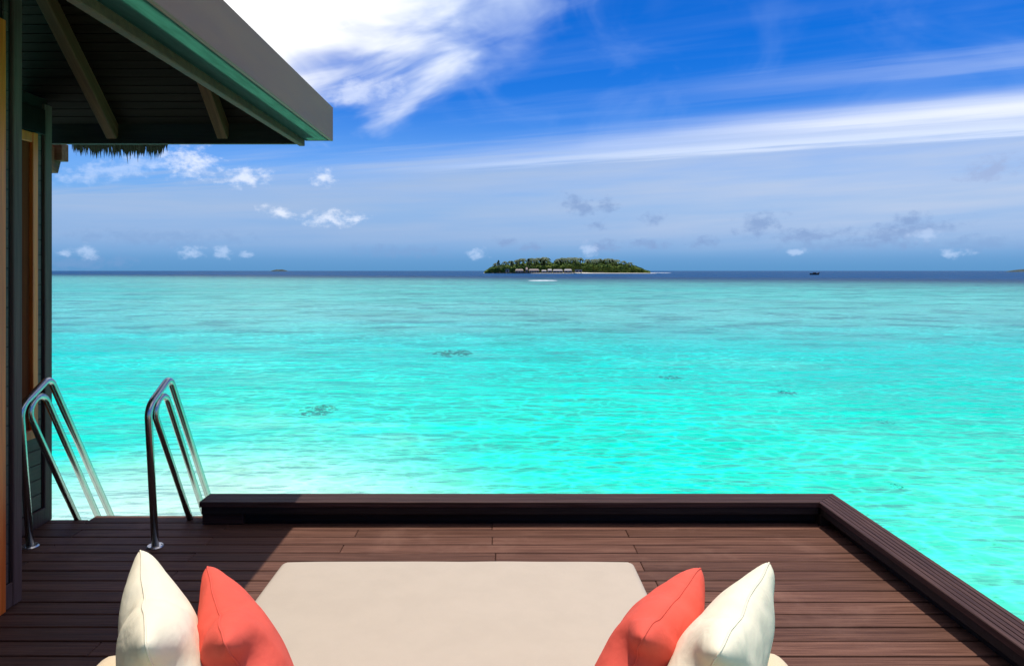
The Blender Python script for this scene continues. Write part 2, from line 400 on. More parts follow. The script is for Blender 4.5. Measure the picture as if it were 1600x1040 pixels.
fin = t.new('MixShader'); t.put(fin.inputs[0], fac); t.l.new(body.outputs[0], fin.inputs[1]); t.l.new(gl.outputs[0], fin.inputs[2])
t.l.new(fin.outputs[0], t.n['Material Output'].inputs[0])
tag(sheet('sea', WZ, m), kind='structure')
def on_sea(px, py, z=WZ):
    d = F * (CAMZ - z) / (py - HY); return Vector(((px - CX) * d / F, d, z))

# ------------------------------------------------------------------ deck
DX0, DX1 = -3.04, 2.19
PITCH, GAP, Y0 = .1192, .0105, 4.359
deck = empty('deck'); tag(deck, kind='structure')
def board(x0, x1, ya, yb):
    o = box('deck_board', (x0, ya, -.026), (x1, yb, random.uniform(-.0012, .0008)), M['deck'], deck, .0035)
    return o
rows = int((Y0 + 1.2) / PITCH) + 1
for k in range(-1, rows):
    y1 = Y0 - k * PITCH - GAP / 2 if k >= 0 else Y0 + PITCH - GAP / 2
    y0_ = y1 - PITCH + GAP
    if k == -1: y1, y0_ = Y0 + PITCH - GAP / 2, Y0 + GAP / 2
    off = -.03 if k % 2 else -.92
    cuts = sorted(c_ for c_ in [off + random.uniform(-.02, .03) + 1.74 * j for j in range(-3, 4)] if DX0 + .3 < c_ < 1.2)
    xs = [DX0] + cuts + [DX1]
    for a, b in zip(xs, xs[1:]): board(a + .0015, b - .0015, y0_, y1)
board(DX0, -2.725, Y0 + PITCH + GAP / 2, Y0 + PITCH + .058)
board(-2.72, -1.70, Y0 + PITCH + GAP / 2, Y0 + 2 * PITCH + .012)
box('gap_light_blocker', (DX0, -1.25, -.085), (DX1, Y0 + PITCH - .004, -.045), M['dark'], deck, .0)  # added dark sheet, blocks bright water light so the board gaps stay dark
box('deck_edge_beam', (DX0, Y0 + PITCH - .03, -.26), (DX1, Y0 + PITCH + .04, -.088), M['dark'], deck, .004)
for x in (-2.85, -1.2, .4, 2.0):
    for y in (-.8, 1.8, 4.3):
        o = obj('pile', tube_mesh([(x, y, -3.0), (x, y, -.26)], .09, 12), M['dark'], deck)

# ------------------------------------------------------------------ low parapet round the deck
par = empty('deck_parapet', (0, 0, 0))
tag(par, 'low dark brown timber parapet with grooved cap round the deck edge', 'parapet')
CW, CT, CZ = .172, .034, .160
def cap_profile():
    pr = [(0, -CT), (0, -.004), (.004, 0)]
    for g in (.030, .058, .086, .114, .142):
        pr += [(g - .0035, 0), (g - .002, -.005), (g + .002, -.005), (g + .0035, 0)]
    return pr + [(CW - .004, 0), (CW, -.004), (CW, -CT)]
XI, YI = 2.065, 4.405
def cap(name, A, B, mat):
    pr = cap_profile(); n = len(pr)
    me = mesh([A(a, z) for a, z in pr] + [B(a, z) for a, z in pr],
              [(i, (i + 1) % n, n + (i + 1) % n, n + i) for i in range(n)] + [tuple(range(n))[::-1], tuple(range(n, 2 * n))])
    return obj(name, me, mat, par)
cap('cap', lambda a, z: (-1.935, YI + a, CZ + z), lambda a, z: (XI + a - .0012, YI + a, CZ + z), M['parapet'])
cap('cap', lambda a, z: (XI + a, -1.2, CZ + z), lambda a, z: (XI + a, YI + a - .0012, CZ + z), M['parapet_y'])
box('front_board', (-1.925, YI + .006, CZ - .082), (XI - .002, YI + .030, CZ - CT - .002), M['dark'], par)
box('front_board', (XI + .006, -1.2, CZ - .082), (XI + .030, YI + .004, CZ - CT - .002), M['dark'], par)
box('kick_board', (-1.92, YI + .095, .003), (XI + .16, YI + .125, CZ - CT - .002), M['dark'], par)
box('kick_board', (XI + .075, -1.2, .003), (XI + .105, YI + .09, CZ - CT - .002), M['dark'], par)
box('outer_board', (-1.925, YI + .130, -.20), (XI + CW - .004, YI + CW - .006, CZ - CT - .002), M['parapet'], par)
box('outer_board', (XI + .130, -1.2, -.20), (XI + CW - .006, YI + .128, CZ - CT - .002), M['parapet_y'], par)
box('end_block', (-1.932, YI + .036, .003), (-1.665, YI + .093, CZ - .088), M['parapet'], par, .004)
box('corner_block', (XI + .010, YI + .010, .003), (XI + .072, YI + .072, CZ - .088), M['dark'], par, .004)

# ------------------------------------------------------------------ ladder handrails
def handrail(x, label):
    r = empty('ladder_handrail', (x, 4.09, 0)); tag(r, label, 'handrail', 'steel handrails of the sea ladder')
    P = lambda y, z, dx=0.0: (dx, y - 4.09, z)
    outer = rounded([P(4.09, .004), P(4.005, .85), P(4.268, .985), P(6.10, -2.02)], [.10, .06], 10)
    obj('outer_rail', tube_mesh(outer, .0212, 16), M['steel'], r)
    dv = Vector((0, .508, -.861)); nrm = Vector((0, .861, .508))
    mid = Vector(P(4.64, 0)); a0 = mid - nrm * .083; b0 = mid + nrm * .083
    ta, tb = a0 - dv * .93, b0 - dv * .93
    hp = [a0 + dv * .25, ta]
    for k in range(1, 12):
        an = math.pi * k / 12
        hp.append((ta + tb) / 2 - nrm * math.cos(an) * .083 - dv * math.sin(an) * .083)
    hp += [tb, b0 + dv * 2.2]
    obj('inner_rail', tube_mesh([v + Vector((.004, 0, 0)) for v in hp], .0195, 16), M['steel'], r)
    bm = bmesh.new(); bmesh.ops.create_cone(bm, cap_ends=True, segments=28, radius1=.048, radius2=.043, depth=.008)
    bmesh.ops.translate(bm, verts=bm.verts, vec=(0, 0, .006))
    fl = obj('flange', bm_mesh(bm), M['flange'], r)
    for k in range(3):
        an = k * 2.09 + .4
        bm = bmesh.new(); bmesh.ops.create_cone(bm, cap_ends=True, segments=8, radius1=.005, radius2=.004, depth=.004)
        bmesh.ops.translate(bm, verts=bm.verts, vec=(math.cos(an) * .036, math.sin(an) * .036, .012))
        obj('screw', bm_mesh(bm), M['steel'], fl)
    return r
handrail(-2.81, 'polished steel ladder handrail beside the villa wall')
handrail(-2.06, 'polished steel ladder handrail beside the end of the parapet')

# ------------------------------------------------------------------ villa
v = empty('overwater_villa', (-2.7, 3.4, 0)); tag(v, 'dark timber villa with overhanging eave on the left of the deck', 'villa')
OV = Vector((-2.7, 3.4, 0))
def vb(name, lo, hi, mat, parent=v, bev=.003):
    o = box(name, lo, hi, mat, parent, bev)
    if parent is v: o.location -= OV
    return o
NX, RX = -2.39, -2.97
# near wall
wl = vb('near_wall', (NX - .20, -1.2, .002), (NX - .018, 3.420, 3.3), M['dark'], v, .004)
def wb(parent, name, lo, hi, mat, bev=.003):
    o = box(name, lo, hi, mat, parent, bev); o.location -= OV + parent.location; return o
z = .13
while z < 3.2:
    wb(wl, 'siding_board', (NX - .017, 3.303, z), (NX - .006, 3.334, z + .091), M['siding'], .002)
    wb(wl, 'siding_board', (NX - .017, -1.2, z), (NX - .006, 1.05, z + .091), M['siding'], .002)
    z += .096
vb('corner_post', (NX - .06, 3.362, .002), (NX, 3.4235, 3.3), M['post'], v, .004)
vb('skirting', (NX - .016, 3.304, .002), (NX - .004, 3.361, .12), M['post'], v, .003)
dr = vb('sliding_door', (NX - .016, 1.2, .06), (NX - .011, 3.18, 2.80), M['shutter'], v, .0)
wb(dr, 'door_jamb', (NX - .016, 3.20, .002), (NX + .006, 3.3025, 2.86), M['orange'])
wb(dr, 'door_jamb', (NX - .016, 1.06, .002), (NX + .006, 1.16, 2.86), M['orange'])
wb(dr, 'door_head', (NX - .016, 1.162, 2.765), (NX + .004, 3.198, 2.858), M['orange'])
wb(dr, 'door_rail', (NX - .010, 1.162, .004), (NX + .003, 3.198, .14), M['orange'])
wb(dr, 'door_stile', (NX - .010, 2.14, .142), (NX + .003, 2.22, 2.762), M['orange'])
vb('return_wall', (RX + .005, 3.30, .002), (NX - .202, 3.40, 3.3), M['dark'], v)
# recessed wall with window
w2 = vb('recessed_wall', (RX - .20, 3.30, .002), (RX - .018, 4.52, 2.78), M['dark'], v, .004)
z = .115
while z < 2.6:
    zt = min(z + .092, 2.66)
    if z + .092 < .60 or z > 2.53:
        wb(w2, 'siding_board', (RX - .017, 3.42, z), (RX - .005, 4.434, zt), M['siding'], .002)
    else:
        wb(w2, 'siding_board', (RX - .017, 4.384, z), (RX - .005, 4.434, zt), M['siding'], .002)
        wb(w2, 'siding_board', (RX - .017, 3.42, z), (RX - .005, 3.60, zt), M['siding'], .002)
    z += .0965
vb('skirting', (RX - .016, 3.42, .002), (RX + .006, 4.462, .105), M['post'], v)
vb('corner_post', (RX - .07, 4.463, .002), (RX + .002, 4.535, 2.74), M['post'], v, .004)
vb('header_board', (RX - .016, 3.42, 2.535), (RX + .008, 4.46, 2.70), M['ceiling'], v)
wd = vb('window', (RX - .016, 3.66, .64), (RX - .010, 4.33, 2.46), M['shutter'], v, .0)
wb(wd, 'window_jamb', (RX - .016, 4.335, .585), (RX + .012, 4.383, 2.53), M['orange'])
wb(wd, 'window_jamb', (RX - .016, 3.605, .585), (RX + .012, 3.655, 2.53), M['orange'])
wb(wd, 'window_head', (RX - .016, 3.657, 2.465), (RX + .010, 4.333, 2.528), M['orange'])
wb(wd, 'window_sill', (RX - .016, 3.657, .587), (RX + .018, 4.333, .645), M['orange'])
# eave: fascia, gutter sheet, inner beam, end beam
FXo, FYo = -1.152, 4.735
ZB, ZT = CAMZ + .897, CAMZ + 1.132
vb('fascia', (FXo - .022, -2.0, ZB), (FXo, FYo, ZT), M['fascia'], v, .003)
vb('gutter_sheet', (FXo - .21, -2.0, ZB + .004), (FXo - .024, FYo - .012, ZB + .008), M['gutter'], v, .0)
vb('gutter_end_cap', (FXo - .19, FYo - .010, ZB + .002), (FXo - .024, FYo - .002, ZB + .07), M['fascia'], v, .0)
vb('eave_beam', (FXo - .231, -2.0, CAMZ + .860), (FXo - .191, FYo - .015, CAMZ + .985), M['rafter'], v, .004).rotation_euler = (0, 0, 0)
vb('end_beam', (-5.2, FYo - .065, CAMZ + .868), (FXo - .233, FYo - .03, CAMZ + 1.02), M['dark'], v, .004)
SL = .93; ZE = CAMZ + .985                       # ceiling height at the eaves
XE, YE = FXo - .215, FYo - .05
def ceil_z(s): return ZE + s * SL
# end-slope ceiling boards, each along X up to the hip
sl_len = math.hypot(1, SL); bw = .060
k = 0
while True:
    s0 = .02 + k * bw / sl_len; s1 = s0 + (bw - .005) / sl_len
    if s1 > 2.3: break
    za = .014
    x0, x1a, x1b = -5.2, XE - s0, XE - s1
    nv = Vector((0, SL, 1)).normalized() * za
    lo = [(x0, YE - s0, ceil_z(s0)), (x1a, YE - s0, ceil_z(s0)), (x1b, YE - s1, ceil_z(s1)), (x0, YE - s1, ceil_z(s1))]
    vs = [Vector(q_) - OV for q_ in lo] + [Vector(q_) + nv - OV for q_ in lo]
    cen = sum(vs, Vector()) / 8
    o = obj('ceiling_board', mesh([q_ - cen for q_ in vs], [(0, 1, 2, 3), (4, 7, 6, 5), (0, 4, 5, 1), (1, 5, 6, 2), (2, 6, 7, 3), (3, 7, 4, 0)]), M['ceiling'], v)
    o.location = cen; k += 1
def rafter(x):
    off = .052
    a = Vector((x, YE + .0, ceil_z(0) - off)) - OV; L = min(2.2, XE - x + .05)
    b = Vector((x, YE - L, ceil_z(L) - off)) - OV
    return beam('rafter', a, b, .070, .10, M['rafter'], v)
for x in (-1.885, -2.64, -3.39, -4.14): rafter(x)
beam('hip_rafter', Vector((XE + .02, YE + .02, ceil_z(0) - .03)) - OV, Vector((XE - 2.2, YE - 2.2, ceil_z(2.2) - .03)) - OV, .06, .12, M['rafter'], v)
# roof shell above the ceiling
m, t, p = material('dark_thatch')
co = t.new('NewGeometry').outputs['Position']
g = t.noise(t.scalev(co, (40, 40, 5)), 1.0, 5, .6)
t.put(p.inputs['Base Color'], t.mix(g, (.03, .025, .018), (.13, .105, .07))); p.inputs['Roughness'].default_value = .9
M['thatch'] = m
up = .035
def slab(pts, th):
    P = [Vector(q_) - OV for q_ in pts]; n_ = (P[1] - P[0]).cross(P[2] - P[0]).normalized()
    if n_.z < 0: n_ = -n_
    k_ = len(P); vs = P + [q_ + n_ * th for q_ in P]
    return mesh(vs, [tuple(range(k_))[::-1], tuple(range(k_, 2 * k_))] + [(i, (i + 1) % k_, k_ + (i + 1) % k_, k_ + i) for i in range(k_)])
RXe, RYe = FXo - .150, FYo - .09
zr = lambda s_: ZE + .085 + s_ * SL
L_ = 2.3
obj('roof_slope', slab([(RXe, -2.0, zr(0)), (RXe, RYe, zr(0)), (RXe - L_, RYe - L_, zr(L_)), (RXe - L_, -2.0, zr(L_))], .09), M['thatch'], v)
obj('roof_slope', slab([(-5.2, RYe, zr(0)), (RXe, RYe, zr(0)), (RXe - L_, RYe - L_, zr(L_)), (-5.2, RYe - L_, zr(L_))], .09), M['thatch'], v)
beam('hip_cap', Vector((RXe - .03, RYe - .03, zr(.03) + .05)) - OV, Vector((RXe - L_, RYe - L_, zr(L_) + .05)) - OV, .16, .09, M['thatch'], v)  # unseen, added over the hip to block a light leak between the slopes
# stub rafter tail and hanging thatch behind the end eave
beam('rafter_tail', Vector((-3.28, 4.55, 2.62)) - OV, Vector((-3.28, 5.05, 2.44)) - OV, .075, .16, M['rafter'], v)
vb('lower_eave_beam', (-4.2, 4.98, 2.455), (-3.19, 5.06, 2.58), M['rafter'], v)
vs, fs = [], []
for i in range(420):
    x = random.uniform(-3.10, -2.43); y = random.uniform(4.90, 5.02)
    edge_ = min(1, (x + 3.10) / .06, (-2.43 - x) / .06)
    ln = random.uniform(.02, .105) * (.55 + .45 * edge_) + (.03 if random.random() < .06 else 0)
    wd_ = random.uniform(.004, .010); sx = random.uniform(-.02, .02); z0 = 2.62
    zb = 2.53 - ln + .035
    b = len(vs)
    vs += [Vector((x - wd_, y, z0)) - OV, Vector((x + wd_, y, z0)) - OV, Vector((x + wd_ * .7 + sx * .6, y + .01, (z0 + zb) / 2 - .01)) - OV, Vector((x + sx, y + .015, zb)) - OV, Vector((x - wd_ * .7 + sx * .6, y + .01, (z0 + zb) / 2 - .01)) - OV]
    fs.append((b, b + 1, b + 2, b + 3, b + 4))
tf = obj('thatch_fringe', mesh(vs, fs), M['thatch'], v); tag(tf, kind='stuff')

# ------------------------------------------------------------------ daybed
bed = empty('daybed', (-.18, 2.0, 0)); tag(bed, 'wide low daybed with smooth beige mattress on the sunlit deck', 'daybed')
def bb(name, lo, hi, mat, bev=.01, seg=3, smooth=True):
    o = box(name, lo, hi, mat, bed, bev, seg, smooth); o.location -= Vector((-.18, 2.0, 0)); return o
MX0, MX1, MY0, MY1, MZ0, MZ1 = -.980, .608, .95, 3.085, .16, .345
bb('base_frame', (MX0 + .05, MY0 + .05, .002), (MX1 - .05, MY1 - .05, .158), M['dark'], .006, 1, False)
def mattress():
    nx, ny = 56, 72; r = .03; bm = bmesh.new()
    def prof(a, lo, hi, n):                      # denser samples near the edges
        return [lo + (hi - lo) * (.5 - .5 * math.cos(math.pi * i / n) if False else i / n) for i in range(n + 1)]
    xs = sorted(set([MX0 + r * (1 - math.cos(i / 5 * math.pi / 2)) for i in range(6)] + [MX1 - r * (1 - math.cos(i / 5 * math.pi / 2)) for i in range(6)] + prof(0, MX0 + r, MX1 - r, 40)))
    ys = sorted(set([MY0 + r * (1 - math.cos(i / 5 * math.pi / 2)) for i in range(6)] + [MY1 - r * (1 - math.cos(i / 5 * math.pi / 2)) for i in range(6)] + prof(0, MY0 + r, MY1 - r, 50)))
    def zz(x, y):
        ex = max(0, MX0 + r - x, x - (MX1 - r)) / r; ey = max(0, MY0 + r - y, y - (MY1 - r)) / r
        drop = r * (1 - math.sqrt(max(0, 1 - min(1, ex) ** 2))) + r * (1 - math.sqrt(max(0, 1 - min(1, ey) ** 2)))
        fx = (x - MX0) / (MX1 - MX0); fy = (y - MY0) / (MY1 - MY0)
        puff = .016 * (1 - (2 * fx - 1) ** 4) * (1 - (2 * fy - 1) ** 6) + .003 * mnoise.noise(Vector((x * 3, y * 3, 0)))
        return MZ1 - min(drop, r) + puff
    g = {}
    for i, x in enumerate(xs):
        for j, y in enumerate(ys):
            px, py = x, y                         # rounded plan corners and faintly wavy edges
            cr = .035
            cx_ = MX0 + cr if x < MX0 + cr else MX1 - cr if x > MX1 - cr else None
            cy_ = MY0 + cr if y < MY0 + cr else MY1 - cr if y > MY1 - cr else None
            if cx_ is not None and cy_ is not None:
                d_ = Vector((x - cx_, y - cy_)); mxn = max(abs(d_.x), abs(d_.y))
                if d_.length > 1e-6:
                    k_ = mxn / d_.length; px, py = cx_ + d_.x * k_, cy_ + d_.y * k_
            if j == len(ys) - 1 or j > len(ys) - 7: py += .004 * mnoise.noise(Vector((x * 4, 9, 0))) + .006 * math.sin((x - MX0) / (MX1 - MX0) * math.pi)
            g[i, j] = bm.verts.new((px + .18, py - 2.0, zz(x, y)))
    I, J = len(xs) - 1, len(ys) - 1
    for i in range(I):
        for j in range(J): bm.faces.new((g[i, j], g[i + 1, j], g[i + 1, j + 1], g[i, j + 1]))
    loop = [g[i, 0] for i in range(I)] + [g[I, j] for j in range(J)] + [g[i, J] for i in range(I, 0, -1)] + [g[0, j] for j in range(J, 0, -1)]
    low = [bm.verts.new((q_.co.x, q_.co.y, MZ0 + .002)) for q_ in loop]
    n_ = len(loop)
    for a in range(n_): bm.faces.new((loop[a], low[a], low[(a + 1) % n_], loop[(a + 1) % n_]))
    bm.faces.new(low)
    return bm_mesh(bm, 'mattress', True), [q_ for q_ in ()]
mm, _ = mattress()
mo = obj('mattress', mm, M['beige'], bed)
def padded(name, lo, hi, mat, r):
    return bb(name, lo, hi, mat, r, 5, True)
padded('arm_cushion', (-1.082, .95, .16), (-.985, 1.872, .615), M['arm'], .042)
padded('arm_cushion', (.655, .95, .16), (.785, 1.895, .615), M['arm'], .055)
padded('back_cushion', (-.98, .80, .16), (.62, .945, .66), M['arm'], .06)

# ------------------------------------------------------------------ pillows
def make_pillow(seed, n=28, press=5.0):
    """two squares of cloth sewn round the edge and inflated; returns vertices (unit square half-size 1) and faces"""
    rnd = random.Random(seed)
    idx, verts, faces = {}, [], []
    for side in (0, 1):
        for i in range(n + 1):
            for j in range(n + 1):
                rim = i in (0, n) or j in (0, n)
                if rim and side == 1: idx[1, i, j] = idx[0, i, j]; continue
                idx[side, i, j] = len(verts)
                z_ = 0 if rim else (.004 + rnd.uniform(0, .003)) * (1 if side == 0 else -1)
                a_, b_ = 2 * i / n - 1, 2 * j / n - 1
                k_ = 1 - .055 * (abs(a_) * abs(b_)) ** 5
                verts.append((.275 * a_ * k_, .275 * b_ * k_, z_))
        for i in range(n):
            for j in range(n):
                f_ = (idx[side, i, j], idx[side, i + 1, j], idx[side, i + 1, j + 1], idx[side, i, j + 1])
                faces.append(f_ if side == 0 else f_[::-1])
    rim = [idx[0, i, 0] for i in range(n)] + [idx[0, n, j] for j in range(n)] + [idx[0, i, n] for i in range(n, 0, -1)] + [idx[0, 0, j] for j in range(n, 0, -1)]
    me = mesh(verts, faces, 'sim'); o = obj('sim', me)
    cm = o.modifiers.new('cloth', 'CLOTH'); cs = cm.settings
    cs.quality = 4; cs.mass = .25; cs.tension_stiffness = 22; cs.compression_stiffness = 22; cs.shear_stiffness = 8; cs.bending_stiffness = .12
    cs.use_pressure = True; cs.uniform_pressure_force = press; cs.effector_weights.gravity = 0; cs.air_damping = 3
    cm.point_cache.frame_start = 1; cm.point_cache.frame_end = 40
    for fr_ in range(1, 25): S.frame_set(fr_)
    ev = o.evaluated_get(bpy.context.evaluated_depsgraph_get()).to_mesh()
    out = [Vector(q_.co) for q_ in ev.vertices]
    bpy.data.objects.remove(o); S.frame_set(1)
    hx = max(abs(q_.x) for q_ in out); zc = max(q_.z for q_ in out)
    for k_, (q_, v0) in enumerate(zip(out, verts)):          # fuller stuffing: rounder edges than bare cloth
        a_, b_ = min(1, abs(v0[0]) / .275), min(1, abs(v0[1]) / .275)
        full = zc * 1.06 * ((1 - a_ ** 2.2) * (1 - b_ ** 2.2)) ** .5 * (1 if v0[2] > 0 else -1 if v0[2] < 0 else 0)
        out[k_] = Vector((q_.x * .45 + v0[0] / .275 * hx * .55, q_.y * .45 + v0[1] / .275 * hx * .55, q_.z * .45 + full * .55))
    return out, faces, rim
PV = {}
def pillow(label, near, far, mat, lean, seed, press, flat=1.0):
    """near / far: ends of the top edge in the world; lean: how far the foot is pushed (x, y) from under it"""
    out, faces, rim = PV.setdefault((seed, press), None) or PV.__setitem__((seed, press), make_pillow(seed, press=press)) or PV[seed, press]
    near, far = Vector(near), Vector(far)
    n30 = len(rim) // 4
    cn, cf = out[rim[3 * n30]], out[rim[2 * n30]]           # the two top corners of the inflated pillow
    u = far - near; side = u.length; u.normalize()
    foot = Vector((lean[0], lean[1], -1)); foot = (foot - u * foot.dot(u)).normalized()
    nrm = u.cross(-foot).normalized()
    sc = side / (cf.x - cn.x)
    cen = (near + far) / 2 + foot * ((cf.y + cn.y) / 2 * sc) - u * ((cf.x + cn.x) / 2 * sc)
    P = []
    hx = out[rim[2 * n30]].x
    for q_ in out:
        a_, b_ = q_.x / hx, q_.y / hx                         # hollow below the nearer top corner
        dent = max(0, min(1, (-.45 - a_) / .55)) * math.exp(-((b_ - .56) / .26) ** 2)
        q_ = Vector((q_.x + dent * hx * .32, q_.y, q_.z * (1 - .30 * dent)))
        wob = mnoise.noise(Vector((q_.x * 9 + seed, q_.y * 9, q_.z * 9))) * .007 + mnoise.noise(Vector((q_.x * 26 + seed, q_.y * 6, q_.z * 5))) * .0045 * min(1, abs(q_.z) * 40)
        P.append(u * (q_.x * sc) - foot * (q_.y * sc) + nrm * ((q_.z * flat + wob) * sc))
    base_ = Vector((cen.x, cen.y, cen.z - side / 2))
    o = obj('throw_pillow', mesh([q_ + cen - base_ for q_ in P], faces, 'pillow', True), mat)
    o.location = base_; tag(o, label, 'pillow', 'throw pillows on the daybed')
    sb = o.modifiers.new('smooth', 'SUBSURF'); sb.levels = 1; sb.render_levels = 1
    bpy.context.view_layer.update()
    ev = o.evaluated_get(bpy.context.evaluated_depsgraph_get()).to_mesh()
    ring = [Vector(ev.vertices[i].co) for i in rim]
    se = obj('seam', tube_mesh(ring + [ring[0], ring[1]], .0024, 6, False), mat, o)
    return o
def at(px, py, z):
    d = F * (CAMZ - z) / (py - HY); return ((px - CX) * d / F, d, z)
pillow('large cream pillow standing at the left side of the daybed', at(226, 1006, .90), at(218, 857, .90), M['cream'], (.26, .05), 3, 5.0, .66)
pillow('coral red pillow leaning beside the left cream pillow', at(349, 1004, .85), at(323, 882, .85), M['coral'], (.44, .05), 5, 4.6, .80)
pillow('coral red pillow leaning beside the right cream pillow', at(1003, 997, .85), at(1096, 884, .85), M['coral'], (-.46, .05), 15, 4.9, .82)
pillow('large cream pillow standing at the right side of the daybed', at(1122, 1020, .90), at(1204, 875, .90), M['cream'], (-.42, .05), 13, 5.3, .72)

# ------------------------------------------------------------------ island
IY = 815.0; PXM = IY / F                                  # metres per photo pixel at the island
ix = lambda px: (px - CX) * PXM
iz = lambda py: CAMZ + (HY - py) * PXM
M['beach'] = plain('pale_beach_sand', (.72, .66, .54), .9, 0, .08, nscale=.3)
m, t, p = material('island_foliage')
pos = t.new('NewGeometry').outputs['Position']
g = t.noise(pos, .12, 5, .65); g2 = t.noise(pos, .9, 3, .6)
k = t.mix(t.step(g, .35, .68), (.065, .14, .024), (.23, .30, .05))
k = t.mix(t.mul(t.step(g2, .5, .7), .5), k, (.25, .23, .06))
k = t.mix(t.mul(t.step(g2, .5, .3), .5), k, (.02, .05, .015))
t.put(p.inputs['Base Color'], k); p.inputs['Roughness'].default_value = .7; p.inputs['Specular IOR Level'].default_value = .25
M['leaf'] = m
M['palm'] = plain('palm_frond_green', (.045, .085, .022), .6, 0, .3, nscale=2)
M['trunk'] = plain('palm_trunk', (.16, .12, .085), .8, 0, .2, nscale=3)
M['white'] = plain('white_wall', (.27, .25, .235), .7, 0, .05)
M['roofgrey'] = plain('weathered_roof', (.24, .19, .17), .8, 0, .15, nscale=1)
M['rooflight'] = plain('pale_roof', (.27, .255, .255), .7, 0, .1, nscale=1)
M['darkhull'] = plain('dark_hull', (.02, .02, .025), .5, 0, .1)
prof = [(757, 425), (762, 421), (768, 416), (775, 414), (785, 413), (795, 412), (803, 411), (812, 409), (822, 409), (832, 408), (845, 406.5), (858, 407), (868, 407), (878, 406), (890, 406),
        (905, 406), (914, 409), (925, 408), (940, 407), (955, 406.5), (968, 408), (980, 410.5), (990, 413), (1000, 416), (1008, 419.5), (1013, 422.5), (1017, 425)]
def top_z(px):
    for (a, ya), (b, yb) in zip(prof, prof[1:]):
        if a <= px <= b: return iz(ya + (yb - ya) * (px - a) / (b - a))
    return WZ
verts, faces = [], []
NXI, NYI = 40, 10
for j in range(NYI + 1):
    for i in range(NXI + 1):
        a = i / NXI * 2 - 1; b_ = j / NYI * 2 - 1
        hgt = max(0, 1 - a * a) ** .5 * max(0, 1 - b_ * b_) ** .5
        verts.append((ix(887) + a * 104 * (1 - .0 * b_), IY + 62 + b_ * 66 * math.sqrt(max(.02, 1 - a * a * .92)), WZ - .6 + 2.4 * min(1, hgt * 2.2)))
for j in range(NYI):
    for i in range(NXI):
        q0 = j * (NXI + 1) + i; faces.append((q0, q0 + 1, q0 + NXI + 2, q0 + NXI + 1))
tag(obj('island', mesh(verts, faces, 'island', True), M['beach']), kind='structure')
# the wood: thousands of leaf clumps through the volume under the canopy line
rnd = random.Random(11); verts, faces = [], []
for i in range(15000):
    px = rnd.uniform(757.5, 1016.5); tz = top_z(px)
    dep = rnd.random() ** 1.6
    y = IY + 6 + dep * 70
    bump_ = .80 + .30 * mnoise.noise(Vector((px * .16, y * .05, 2.0))) + .16 * mnoise.noise(Vector((px * .45, y * .15, 5.0)))
    hmax = (tz - WZ) * min(1.0, bump_ * (.62 + .38 * min(1, dep * 2.6 + .1)))
    f_ = 1 - rnd.random() ** 2.0 * .98
    z = WZ + .6 + max(.2, hmax) * f_
    x = ix(px) * (y / IY) * .5 + ix(px) * .5
    sz = rnd.uniform(.7, 1.9)
    cen = Vector((x, y, z))
    for q_ in range(2):
        a_ = Vector((rnd.gauss(0, 1), rnd.gauss(0, 1) * .8, rnd.gauss(0, .55))).normalized() * sz
        b_ = Vector((rnd.gauss(0, 1), rnd.gauss(0, 1) * .8, rnd.gauss(0, .55))).normalized() * sz * .7
        k0 = len(verts); verts += [cen - a_, cen + b_, cen + a_ * .8, cen - b_]; faces.append((k0, k0 + 1, k0 + 2, k0 + 3))
tag(obj('island_wood', mesh(verts, faces), M['leaf']), 'dense green wood covering the low island on the horizon', 'wood', kind='stuff')
def palm_meshes(seed):
    r_ = random.Random(seed)
    bend = r_.uniform(-.10, .10)
    tr_ = tube_mesh([(bend * (k / 6) ** 2, 0, k / 6 * .80) for k in range(7)], lambda t_: .030 - .014 * t_, 6)
    vs, fs = [], []
    for k in range(11):
        an = k * 2 * math.pi / 11 + r_.uniform(-.2, .2); L = r_.uniform(.24, .32); rise = r_.uniform(.02, .20)
        d_ = Vector((math.cos(an), math.sin(an), 0)); sd = Vector((-d_.y, d_.x, 0))
        pr = None
        for j in range(5):
            s_ = j / 4; pt = Vector((bend, 0, .79)) + d_ * L * s_ + Vector((0, 0, rise * s_ - .30 * s_ * s_))
            wd_ = .050 * math.sin(math.pi * min(.95, s_ * .85 + .1))
            k0 = len(vs); vs += [pt - sd * wd_ - Vector((0, 0, wd_ * .6)), pt, pt + sd * wd_ - Vector((0, 0, wd_ * .6))]
            if pr is not None: fs += [(pr, pr + 1, k0 + 1, k0), (pr + 1, pr + 2, k0 + 2, k0 + 1)]
            pr = k0
    return tr_, mesh(vs, fs)
PM = [palm_meshes(s_) for s_ in (1, 2, 3)]
palms = [(773, 411), (790, 408.5), (797, 407.5), (806, 405.5), (811, 404), (817, 403.5), (827, 403), (834, 403.5), (840, 402.5), (846, 402), (851, 401.5), (855, 402.5), (870, 404), (876, 402.5), (882, 402.5),
         (888, 402), (893, 402), (899, 402), (906, 402.5), (921, 405), (928, 405), (934, 404.5), (940, 404), (947, 404), (953, 403.5), (958, 404), (964, 405.5), (974, 407.5), (983, 410)]
for i, (px, py) in enumerate(palms):
    y = IY + random.uniform(10, 26) ; H = ((iz(py) - CAMZ) * y / IY + CAMZ - WZ) / .86 + 1.2
    r_ = empty('palm_tree', (ix(px) * y / IY, y, WZ), random.uniform(0, 6))
    big_ = ('dark palm at the left tip of the island, lowest of its palms' if i == 0 else 'coconut palm standing above the wood on the far island')
    tag(r_, big_, 'palm tree', 'palms along the skyline of the island')
    tm, fm = PM[i % 3]
    for nm, me_, ma in (('trunk', tm, M['trunk']), ('crown', fm, M['palm'])):
        o = obj(nm, me_, ma, r_); o.scale = (H * (.75 if nm == 'crown' else 1),) * 2 + (H,)
        if nm == 'crown': o.scale = (H * .95, H * .95, H)
